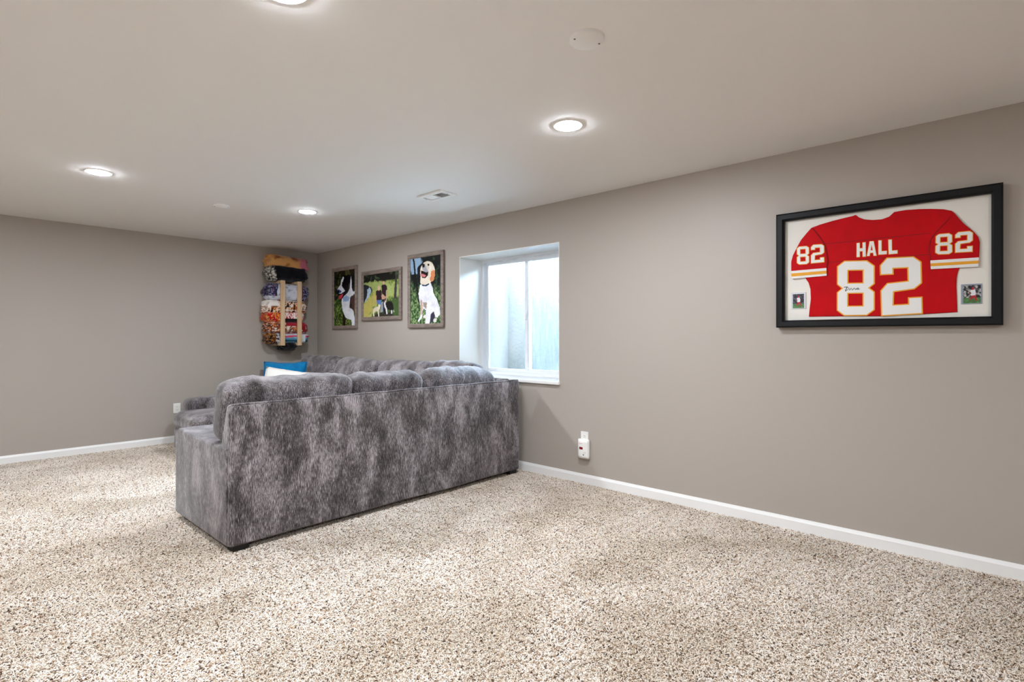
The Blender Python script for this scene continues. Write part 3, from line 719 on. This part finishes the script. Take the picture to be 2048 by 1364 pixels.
def picture(box, fn, label, res):
    x0, x1, z0, z1 = box
    o = tag(empty('framed_photo', ((x0 + x1) / 2, 0, z0 - .045)), label, 'picture')
    link('print', grid_mesh(x0 - .003, x1 + .003, z0 - .003, z1 + .003, -.018, fn, res), M_print, o)
    link('backing', boxes(((x0 - .03, -.016, z0 - .03), (x1 + .03, -.001, z1 + .03))), M_slot, o)
    frame_rails(o, x0, x1, z0, z1, .046, -.03, -.001, M_driftwood)
picture(PR1_BOX, pic1, 'framed photo of a black and white dog looking left, on the wall beside the corner', 130)
picture(PR2_BOX, pic2, 'framed landscape photo of two people and two dogs on grass, middle of the three photos', 190)
picture(PR3_BOX, pic3, 'framed photo of a cream dog sitting with open mouth, next to the window', 150)

# ---------------------------------------------------------------- framed jersey
jx0, jx1, jz0, jz1 = 6.159, 7.150, 1.352, 1.990
jf = tag(empty('framed_jersey', (6.655, 0, 1.308)), 'black shadow-box frame holding a red football jersey with gold-edged white numerals', 'framed jersey')
frame_rails(jf, jx0, jx1, jz0, jz1, .046, -.052, -.001, M_black, .012)
link('mat_board', boxes(((jx0 - .02, -.0145, jz0 - .02), (jx1 + .02, -.002, jz1 + .02))), M_mat, jf)
link('glass', boxes(((jx0 - .01, -.0385, jz0 - .01), (jx1 + .01, -.0365, jz1 + .01))), M_acrylic, jf)
def soft_wallpoly(pts, y0, y1, bev):
    bm = bmesh.new()
    inner = offset_poly(pts, bev)
    wallpoly_bm(bm, [inner], y0, y0 + .0004)
    n = len(pts); r0 = [bm.verts.new((p[0], y0, p[1])) for p in inner]; r1 = [bm.verts.new((p[0], y0 + bev * .7, p[1])) for p in pts]; r2 = [bm.verts.new((p[0], y1, p[1])) for p in pts]
    for A, B in ((r0, r1), (r1, r2)):
        for i in range(n): bm.faces.new([A[i], A[(i + 1) % n], B[(i + 1) % n], B[i]])
    return mesh(bm)
jersey = link('jersey', soft_wallpoly(J_BODY, -.0215, -.0146, .004), M_red, jf)
for pts in (J_LS, J_RS):
    link('sleeve', soft_wallpoly(pts, -.0265, -.0205, .004), M_red, jersey)
for k, pts in enumerate(J_STRIPES):
    y = -.0275 if k % 2 == 0 else -.0282
    link('sleeve_stripe', wallpoly([pts], y, -.0262), (M_twill, M_gold)[k % 2], jersey)
for pts in J_SEAMS:
    bm = bmesh.new(); tube_bm(bm, [(p[0], -.0215, p[1]) for p in pts], .0016, 6)
    link('seam', mesh(bm), M_redseam, jersey)
for pts in (J_LS[8:], [J_RS[i] for i in (9, 10, 11, 12, 13, 14, 15)]):
    bm = bmesh.new(); tube_bm(bm, [(p[0], -.0262, p[1]) for p in pts], .0016, 6)
    link('seam', mesh(bm), M_redseam, jersey)
GLYPH = {
    '8': [[(.2, 0), (.8, 0), (1, .1), (1, .43), (.87, .5), (1, .57), (1, .9), (.8, 1), (.2, 1), (0, .9), (0, .57), (.13, .5), (0, .43), (0, .1)],
          [(.315, .185), (.685, .185), (.685, .40), (.315, .40)], [(.315, .60), (.685, .60), (.685, .815), (.315, .815)]],
    '2': [[(0, .70), (0, .87), (.18, 1), (.82, 1), (1, .90), (1, .53), (.82, .43), (.34, .40), (.32, .19), (.66, .19), (.66, .30), (1, .30), (1, 0), (0, 0), (0, .44), (.17, .565), (.66, .585), (.66, .80), (.34, .80), (.34, .70)]],
    'H': [[(0, 0), (.38, 0), (.38, .38), (.62, .38), (.62, 0), (1, 0), (1, 1), (.62, 1), (.62, .62), (.38, .62), (.38, 1), (0, 1)]],
    'A': [[(0, 0), (.33, 0), (.38, .2), (.62, .2), (.67, 0), (1, 0), (.72, 1), (.28, 1)], [(.43, .40), (.57, .40), (.5, .74)]],
    'L': [[(0, 0), (1, 0), (1, .26), (.42, .26), (.42, 1), (0, 1)]],
}
NAMES = {'8': 'numeral', '2': 'numeral', 'H': 'letter', 'A': 'letter', 'L': 'letter'}
for k, (ch, quad) in enumerate(J_DIG):
    (ax, az), (bx, bz), (cx, cz), (dx, dz) = quad
    def bil(p):
        u, v = p
        return ((ax * (1 - u) + bx * u) * v + (dx * (1 - u) + cx * u) * (1 - v), (az * (1 - u) + bz * u) * v + (dz * (1 - u) + cz * u) * (1 - v))
    loops = [[bil(p) for p in lp] for lp in GLYPH[ch]]
    big = k < 2
    e = .0062 if big else .0035 if k < 6 else .0022
    y = -.0225 if big or k > 5 else -.0275
    o = link(NAMES[ch], wallpoly(loops, y - .0005, y + .0013), M_gold, jersey)
    white = [offset_poly(lp, e if i == 0 else -e) for i, lp in enumerate(loops)]
    w_ = link('white_face', wallpoly(white, y - .0013, y - .0004), M_twill, None)
    w_.parent = jersey
    w_.data.transform(Matrix.Translation(-jf.location))
bm = bmesh.new()
for st in J_SIG: tube_bm(bm, [(p[0], -.0240, p[1]) for p in st], .0019, 5)
link('signature', mesh(bm), M_ink, jersey)

def card_img(seed, jc, grass, crowd):
    def fn(U, V, asp):
        c = foliage(U, V, asp, (26, 26, 34), crowd, 9, seed, .5)
        c = lerp(c, foliage(U, V, asp, grass, tuple(min(255, int(g * 1.3)) for g in grass), 12, seed + 1, .5), sstep(.66, .72, V))
        return c
    return fn
def figure_ops(dx, k):
    return [((176, 30, 40), .02, [(.46 + dx, .55), (.66 + dx, .52), (.74 + dx, .70), (.80 + dx, .88), (.70 + dx, .88), (.60 + dx, .70), (.44 + dx, .80), (.34 + dx, .84), (.36 + dx, .74)]),
            ((236, 236, 238), .02, [(.40 + dx, .28), (.62 + dx, .24), (.70 + dx, .40), (.68 + dx, .56), (.44 + dx, .58), (.34 + dx, .44)]),
            ((120, 78, 60), .015, [(.30 + dx, .40), (.40 + dx, .34), (.44 + dx, .48), (.30 + dx, .54)]),
            ((186, 34, 44), .015, [(.47 + dx, .12), (.58 + dx, .11), (.62 + dx, .20), (.56 + dx, .27), (.46 + dx, .25)])]
for i, (slab, pr) in enumerate(zip(J_CARDS, J_CARDP)):
    xs, zs = [p[0] for p in slab], [p[1] for p in slab]
    x0, x1, z0, z1 = min(xs), max(xs), min(zs) + .002, max(zs) - .002
    card = link('trading_card', boxes(((x0, -.0185, z0), (x1, -.0146, z1)), bev=.001), mat('card_sleeve', srgb(214, 216, 220) if i == 0 else srgb(150, 158, 172), .25), jf)
    xs, zs = [p[0] for p in pr], [p[1] for p in pr]
    f0 = card_img(20 + i, None, (70, 110, 60), (96, 92, 110) if i == 0 else (200, 196, 190))
    ops = figure_ops(-.02 if i == 0 else .02, 1)
    link('card_print', grid_mesh(min(xs), max(xs), min(zs), max(zs), -.0188, (lambda U, V, a, f0=f0, ops=ops: paint(f0(U, V, a), U, V, ops, a)), 44), M_card, card)

# ---------------------------------------------------------------- blanket rack and rolled blankets
rack = tag(empty('blanket_rack', (0, -.52, 1.137)), 'pale wooden wall rack with two upright bars holding rolled blankets', 'rack')
for y in (-.635, -.41):
    link('front_bar', boxes(((.285, y - .027, 1.137), (.315, y + .027, 1.985)), bev=.003), M_rack, rack)
    link('wall_bar', boxes(((.001, y - .027, 1.137), (.02, y + .027, 1.985)), bev=.003), M_rack, rack)
    for z in (1.137, 1.95):
        link('rack_arm', boxes(((.02, y - .027, z), (.285, y + .027, z + .035)), bev=.003), M_rack, rack)

def roll(y0, y1, z, hz, xc, hx, tilt, colfn, label, seed, squash=2.6, name='rolled_blanket', ends=True, cat='blanket'):
    nl, nr, nc = 84, 84, 7
    L = y1 - y0
    TH = np.linspace(0, 2 * PI, nr, endpoint=False)
    ct, st = np.cos(TH), np.sin(TH)
    ex = np.sign(ct) * np.abs(ct) ** (2 / squash); ez = np.sign(st) * np.abs(st) ** (2 / squash)
    S_, R_ = [], []
    for k in range(nc): S_.append(0.); R_.append((k + .5) / (nc + .0) * .97)
    for k in range(nl + 1): S_.append(k / nl); R_.append(1.)
    for k in range(nc): S_.append(1.); R_.append((nc - k - .5) / nc * .97)
    S_, R_ = np.array(S_)[:, None], np.array(R_)[:, None]
    T2 = TH[None, :]
    rnd_e = 1 - .16 * (np.clip(1 - np.minimum(S_, 1 - S_) / .12, 0, 1)) ** 2.2
    lump = 1 + (vnoise(S_ * 4 + 0 * T2, np.cos(T2) * 1.2 + 5 + 0 * S_, np.sin(T2) * 1.2 + 0 * S_, seed, 2) - .5) * .26
    rr = R_ * rnd_e * lump
    X = xc + hx * ex[None, :] * rr; Z = z + hz * ez[None, :] * rr + tilt * (S_ - .5)
    spiral = np.cos(2 * PI * (R_ * 2.6) + T2) * .012 * (R_ < .99)
    endb = np.where(R_ < 1, (1 - R_ ** 2) * .012, 0)
    sg = np.where(S_ < .5, -1, 1)
    Y = y0 + L * S_ + sg * (endb + spiral) + (vnoise(np.cos(T2) * 2 + 9 + 0 * S_, np.sin(T2) * 2 + 0 * S_, seed=seed + 4) - .5) * .05 * sg * (np.abs(S_ - .5) * 2) ** 4
    W = np.stack([X, Y, Z], -1)
    n = len(S_)
    bm_v = W.reshape(-1, 3).tolist()
    idx = np.arange(n * nr).reshape(n, nr)
    F = np.stack([idx[:-1], np.roll(idx[:-1], -1, 1), np.roll(idx[1:], -1, 1), idx[1:]], -1).reshape(-1, 4).tolist()
    F.append(idx[0][::-1].tolist()); F.append(idx[-1].tolist())
    me = bpy.data.meshes.new(name); me.from_pydata(bm_v, [], F)
    V = (z + hz - Z + tilt * (S_ - .5)) / (2 * hz)
    cols = colfn(S_ + 0 * V, V, Y, Z, X)
    set_colors(me, cols.reshape(-1, 3))
    o = link(name, me, M_fleece, None, True)
    me.transform(Matrix.Translation((-xc, -(y0 + y1) / 2, -(z - hz)))); o.location = (xc, (y0 + y1) / 2, z - hz)
    return tag(o, label, cat, 'rolled blankets on the wall rack')

def pal(n, cols):
    """hard patches of colour from a 0..1 noise"""
    n = np.clip((n - .25) / .5, 0, .9999)
    C = np.array([srgb(*c) for c in cols])
    return C[(n * len(cols)).astype(int)]
def sel(a, b, m): return np.where(m[..., None], b, a)

def c_tan(s, v, y, z, x):
    n = vnoise(y * 9, z * 14, x * 9, 3, 3)
    c = lerp(np.broadcast_to(np.array(srgb(206, 150, 90)), s.shape + (3,)), np.broadcast_to(np.array(srgb(138, 78, 34)), s.shape + (3,)), sstep(.5, .68, n))
    return lerp(c, np.broadcast_to(np.array(srgb(190, 104, 122)), s.shape + (3,)), sstep(.68, .86, s + (n - .5) * .2))
def c_navy(s, v, y, z, x):
    c = np.broadcast_to(np.array(srgb(9, 9, 18)), s.shape + (3,))
    fl = pal(vnoise(y * 46, z * 46, x * 46, 5, 2), [(24, 26, 34), (120, 116, 108), (206, 202, 192)])
    return sel(c, fl, s < .13 + (v - .5) * .1)
def c_grey(s, v, y, z, x):
    n = vnoise(y * 30, z * 30, x * 30, 8, 3)
    c = lerp(np.broadcast_to(np.array(srgb(206, 208, 218)), s.shape + (3,)), np.broadcast_to(np.array(srgb(150, 154, 168)), s.shape + (3,)), sstep(.5, .75, n))
    pt = pal(vnoise(y * 62, z * 62, x * 62, 9), [(28, 34, 66), (40, 50, 92), (150, 150, 176), (92, 50, 74)])
    edge = (s < .17 + .25 * (v - .62) ** 2 - .0) & (v < .75) | (s > .80)
    return sel(c, pt, edge)
def c_pups(s, v, y, z, x):
    n = vnoise(y * 34, z * 34, x * 34, 12, 2)
    c = pal(n, [(30, 24, 22), (196, 112, 40), (240, 232, 222), (236, 224, 210), (214, 140, 64), (150, 74, 34), (24, 20, 20)])
    return sel(c, np.broadcast_to(np.array(srgb(238, 230, 222)), s.shape + (3,)), (s < .26) & (v < .45))
def c_red(s, v, y, z, x):
    n = vnoise(y * 40, z * 40, x * 40, 14, 1)
    c = pal(n, [(186, 22, 24), (196, 26, 26), (230, 150, 40), (176, 16, 22), (236, 190, 120), (190, 20, 24)])
    mid = pal(vnoise(y * 56, z * 20, x * 56, 15), [(240, 226, 220), (206, 60, 56), (240, 230, 226), (190, 30, 34), (250, 240, 230)])
    c = sel(c, mid, (s > .42) & (v < .6))
    return sel(c, np.broadcast_to(np.array(srgb(24, 18, 20)), s.shape + (3,)), (s > .44) & (s < .8) & (v > .6))
def c_brown(s, v, y, z, x):
    n = vnoise(y * 36, z * 36, x * 36, 17, 2)
    c = pal(n, [(232, 222, 210), (128, 66, 36), (74, 42, 30), (150, 82, 44), (190, 110, 60), (222, 210, 200)])
    c = sel(c, np.broadcast_to(np.array(srgb(160, 24, 44)), s.shape + (3,)), (s > .42) & (v < .38))
    c = sel(c, np.broadcast_to(np.array(srgb(226, 206, 188)), s.shape + (3,)), (s > .42) & (s < .5) & (v >= .38))
    return sel(c, np.broadcast_to(np.array(srgb(142, 20, 30)), s.shape + (3,)), (s > .72) & (v >= .38) & (n > .45))
def c_team(s, v, y, z, x):
    n = vnoise(y * 40, z * 40, x * 40, 21, 2)
    c = pal(n, [(20, 16, 18), (26, 20, 20), (200, 128, 44), (22, 16, 18), (36, 24, 22), (120, 62, 30)])
    g = pal(n, [(40, 38, 42), (170, 168, 170), (206, 202, 200), (60, 20, 24)])
    return sel(c, g, (s > .45) & (s < .8))
def c_stripe(s, v, y, z, x):
    b = (v * 7.2 + .5 * (vnoise(y * 12, z * 12, seed=25) - .5)) % 7.2
    C = np.array([srgb(*c) for c in [(196, 120, 132), (190, 196, 206), (202, 66, 96), (120, 170, 190), (62, 124, 152), (20, 44, 66), (96, 156, 176), (224, 226, 228)]])
    c = C[np.clip(b.astype(int), 0, 7)]
    return sel(c, np.broadcast_to(np.array(srgb(222, 226, 228)), s.shape + (3,)), (s > .72) & (s < .86) & (v > .2))
def c_black(s, v, y, z, x): return np.broadcast_to(np.array(srgb(10, 10, 14)), s.shape + (3,)).copy()

roll(-.775, -.265, 2.228, .098, .15, .115, -.03, c_tan, 'tan fleece blanket with pink end, topmost roll above the wooden bars', 31, 2.2)
roll(-.77, -.29, 2.085, .108, .15, .135, .0, c_navy, 'black navy blanket with white patterned end, just above the wooden bars', 32, 2.4)
roll(-.785, -.262, 1.838, .116, .152, .128, .0, c_grey, 'pale grey blanket with navy patterned ends, highest between the wooden bars', 33, 2.7)
roll(-.80, -.305, 1.645, .096, .152, .128, .01, c_pups, 'white blanket with orange and black animal print, under the pale grey one', 34, 2.8)
roll(-.80, -.33, 1.508, .077, .152, .128, .0, c_red, 'red blanket with gold marks, in the middle of the rack', 35, 2.9)
roll(-.775, -.295, 1.374, .08, .152, .128, .0, c_brown, 'brown and white printed blanket with crimson band, under the red one', 36, 2.9)
roll(-.785, -.615, 1.232, .078, .152, .125, .0, c_team, 'black and gold patterned blanket at the lower left end of the rack', 37, 2.6)
roll(-.605, -.265, 1.236, .072, .152, .125, .0, c_stripe, 'teal, pink and white striped blanket low on the rack', 38, 2.9)
roll(-.606, -.439, 1.125, .062, .152, .125, .0, c_black, 'black blanket sagging below the bottom of the rack', 39, 2.2)

# ---------------------------------------------------------------- outlets and the alarm
def outlet(name, label, axis, c, plugged=False):
    """axis 'y': on the window wall facing -y; axis 'x': on the far wall facing +x; c = (along, z)"""
    o = empty(name, (c[0], 0, c[1] - .0575) if axis == 'y' else (0, c[0], c[1] - .0575))
    tag(o, label, 'outlet')
    def bx(a0, a1, d0, d1, z0, z1, m, nm, par, bev=.001):
        A, B = ((c[0] + a0, -d1, c[1] + z0), (c[0] + a1, -d0, c[1] + z1)) if axis == 'y' else ((d0, c[0] + a0, c[1] + z0), (d1, c[0] + a1, c[1] + z1))
        return link(nm, boxes((A, B), bev=bev), m, par)
    bx(-.037, .037, 0, .006, -.0575, .0575, M_plastic, 'cover_plate', o, .002)
    for s in (1, -1):
        rc = bx(-.017, .017, .0055, .0085, s * .02 - .014, s * .02 + .014, M_plastic, 'receptacle', o, .003)
        for dx in (-.0065, .0065): bx(dx - .001, dx + .001, .008, .0088, s * .02 - .001, s * .02 + .008, M_slot, 'slot', rc, 0)
        bx(-.0022, .0022, .008, .0088, s * .02 - .010, s * .02 - .006, M_slot, 'ground_slot', rc, 0)
    bx(-.002, .002, .0055, .007, -.002, .002, M_plastic, 'screw', o, 0)
outlet('wall_outlet', 'white wall outlet low on the taupe wall left of the sofa', 'x', (-1.762, .408))
outlet('wall_outlet', 'white wall outlet right of the sofa, with an alarm plugged into it', 'y', (4.589, .388))

al = tag(empty('carbon_monoxide_alarm', (4.603, -.009, .225)), 'white plug-in alarm with small red display, plugged in below the window', 'alarm')
prof = []
bm = bmesh.new()
box_bm(bm, (4.547, -.042, .222), (4.657, -.0089, .386), 0)
bmesh.ops.subdivide_edges(bm, edges=list(bm.edges), cuts=6, use_grid_fill=True)
for q in bm.verts:
    u = (q.co.x - 4.602) / .055; zz = (q.co.z - .304) / .082
    if q.co.y < -.02: q.co.y += .010 * u * u + (.006 if zz > .8 else 0)
    if zz > .5: q.co.z -= .006 * (1 - u * u) * (zz - .5)
me = mesh(bm)
bm = bmesh.new(); bm.from_mesh(me); bmesh.ops.bevel(bm, geom=[e for e in bm.edges if e.calc_face_angle(0) > .9], offset=.004, segments=2, affect='EDGES')
body = link('housing', mesh(bm), M_plastic, al, True)
link('display', boxes(((4.572, -.0435, .300), (4.606, -.0385, .320)), bev=.001), M_display, body)
link('button', boxes(((4.608, -.0445, .253), (4.618, -.0385, .261)), bev=.001), M_slot, body)
for i in range(3):
    for j in range(3):
        link('sound_hole', boxes(((4.612 + i * .009, -.0432, .268 + j * .006), (4.615 + i * .009, -.0385, .270 + j * .006))), mat('pale_grey_plastic', srgb(196, 192, 186), .5), body)
link('printed_mark', boxes(((4.568, -.0432, .349), (4.604, -.0385, .353))), mat('pale_pink_print', srgb(232, 190, 190), .5), body)

for q in list(al.children): q.location.x -= .010
al.location.x -= 0

# ---------------------------------------------------------------- carpet pile
def carpet():
    m = bpy.data.materials.new('beige_frieze_yarn')
    N, L, b = nodes(m)
    a = N.new('ShaderNodeAttribute'); a.attribute_name = 'print'
    g = N.new('ShaderNodeNewGeometry')
    mp = N.new('ShaderNodeMapping'); mp.inputs['Scale'].default_value = (1.5, 1.1, 1)
    n = N.new('ShaderNodeTexNoise'); n.inputs['Scale'].default_value = 1.3; n.inputs['Detail'].default_value = 3; n.inputs['Distortion'].default_value = .6
    r = N.new('ShaderNodeValToRGB'); e = r.color_ramp.elements      # brushed and trodden areas of the nap
    e[0].position = .38; e[0].color = (.83, .80, .76, 1); e[1].position = .6; e[1].color = (1.02, 1.02, 1.03, 1)
    mx = N.new('ShaderNodeMix'); mx.data_type = 'RGBA'; mx.blend_type = 'MULTIPLY'; mx.inputs[0].default_value = 1
    L.new(g.outputs['Position'], mp.inputs[0]); L.new(mp.outputs[0], n.inputs['Vector']); L.new(n.outputs['Fac'], r.inputs[0])
    L.new(a.outputs['Color'], mx.inputs[6]); L.new(r.outputs[0], mx.inputs[7]); L.new(mx.outputs[2], b.inputs['Base Color'])
    b.inputs['Roughness'].default_value = .95; b.inputs['Specular IOR Level'].default_value = .1
    b.inputs['Sheen Weight'].default_value = .15
    T = .22; variants = []
    R = np.random.default_rng(5)
    for v in range(4):
        V, F, C = [], [], []
        for k in range(1250):
            x, y = R.uniform(-T / 2, T / 2, 2)
            ang = R.uniform(0, 2 * PI); ln = R.uniform(.008, .014); hgt = R.uniform(.005, .011); rad = R.uniform(.0014, .0022)
            d = np.array([math.cos(ang), math.sin(ang), 0]); bend = R.uniform(-1, 1)
            d2 = np.array([-d[1], d[0], 0])
            spine = [np.array([x, y, 0.0]), np.array([x, y, 0]) + d * ln * .35 + np.array([0, 0, hgt * .75]), np.array([x, y, 0]) + d * ln * .75 + d2 * bend * ln * .3 + np.array([0, 0, hgt]), np.array([x, y, 0]) + d * ln + d2 * bend * ln * .7 + np.array([0, 0, hgt * .8])]
            tint = R.random()
            base = np.array(srgb(246, 237, 225)) if tint < .62 else np.array(srgb(228, 210, 189)) if tint < .83 else np.array(srgb(186, 159, 132)) if tint < .93 else np.array(srgb(90, 68, 53))
            base = base * R.uniform(.9, 1.1)
            b0 = len(V)
            for i, s in enumerate(spine):
                t = spine[min(i + 1, 3)] - spine[max(i - 1, 0)]; t /= np.linalg.norm(t)
                p = np.cross(t, (0, 0, 1.)); p = p / max(1e-6, np.linalg.norm(p)); q = np.cross(p, t)
                rr = rad * (1, 1, 1, .55)[i]
                for j in range(4):
                    aa = PI / 2 * j + .6
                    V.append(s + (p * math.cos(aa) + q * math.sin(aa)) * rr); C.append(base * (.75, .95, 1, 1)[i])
            for i in range(3):
                for j in range(4): F.append((b0 + i * 4 + j, b0 + i * 4 + (j + 1) % 4, b0 + i * 4 + 4 + (j + 1) % 4, b0 + i * 4 + 4 + j))
            F.append((b0 + 12, b0 + 13, b0 + 14, b0 + 15))
        me = bpy.data.meshes.new('yarn_patch'); me.from_pydata([tuple(p) for p in V], [], F)
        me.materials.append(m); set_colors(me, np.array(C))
        me.polygons.foreach_set('use_smooth', [True] * len(me.polygons))
        variants.append(bpy.data.objects.new('yarn_patch', me))
    pts = []
    x = T / 2
    while x < X1:
        y = -.014 - T / 2
        while y > Y1:
            pts.append((x, y, 0)); y -= T
        x += T
    pm = bpy.data.meshes.new('carpet_pile'); pm.from_pydata(pts, [], [])
    o = bpy.data.objects.new('carpet_pile', pm); COL.objects.link(o)
    tag(o, 'beige speckled frieze carpet pile covering the whole floor', 'carpet', kind='stuff')
    pm.materials.append(m)
    ng = bpy.data.node_groups.new('carpet_pile', 'GeometryNodeTree')
    ng.interface.new_socket('Geometry', in_out='INPUT', socket_type='NodeSocketGeometry')
    ng.interface.new_socket('Geometry', in_out='OUTPUT', socket_type='NodeSocketGeometry')
    gi = ng.nodes.new('NodeGroupInput'); go = ng.nodes.new('NodeGroupOutput')
    ip = ng.nodes.new('GeometryNodeInstanceOnPoints'); ip.inputs['Pick Instance'].default_value = True
    gti = ng.nodes.new('GeometryNodeGeometryToInstance')
    for ob in reversed(variants):
        oi = ng.nodes.new('GeometryNodeObjectInfo'); oi.inputs['Object'].default_value = ob
        ng.links.new(oi.outputs['Geometry'], gti.inputs[0])
    ri = ng.nodes.new('FunctionNodeRandomValue'); ri.data_type = 'INT'
    ri.inputs[4].default_value = 0; ri.inputs[5].default_value = 3; ri.inputs['Seed'].default_value = 3
    rr = ng.nodes.new('FunctionNodeRandomValue'); rr.data_type = 'INT'
    rr.inputs[4].default_value = 0; rr.inputs[5].default_value = 3; rr.inputs['Seed'].default_value = 11
    mu = ng.nodes.new('ShaderNodeMath'); mu.operation = 'MULTIPLY'; mu.inputs[1].default_value = PI / 2
    cx = ng.nodes.new('ShaderNodeCombineXYZ')
    lk = ng.links.new
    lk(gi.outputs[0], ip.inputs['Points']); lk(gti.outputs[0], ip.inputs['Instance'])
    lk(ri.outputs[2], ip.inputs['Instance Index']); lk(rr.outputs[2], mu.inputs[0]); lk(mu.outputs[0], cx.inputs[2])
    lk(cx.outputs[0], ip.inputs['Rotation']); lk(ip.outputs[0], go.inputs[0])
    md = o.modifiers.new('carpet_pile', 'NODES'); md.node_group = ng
carpet()
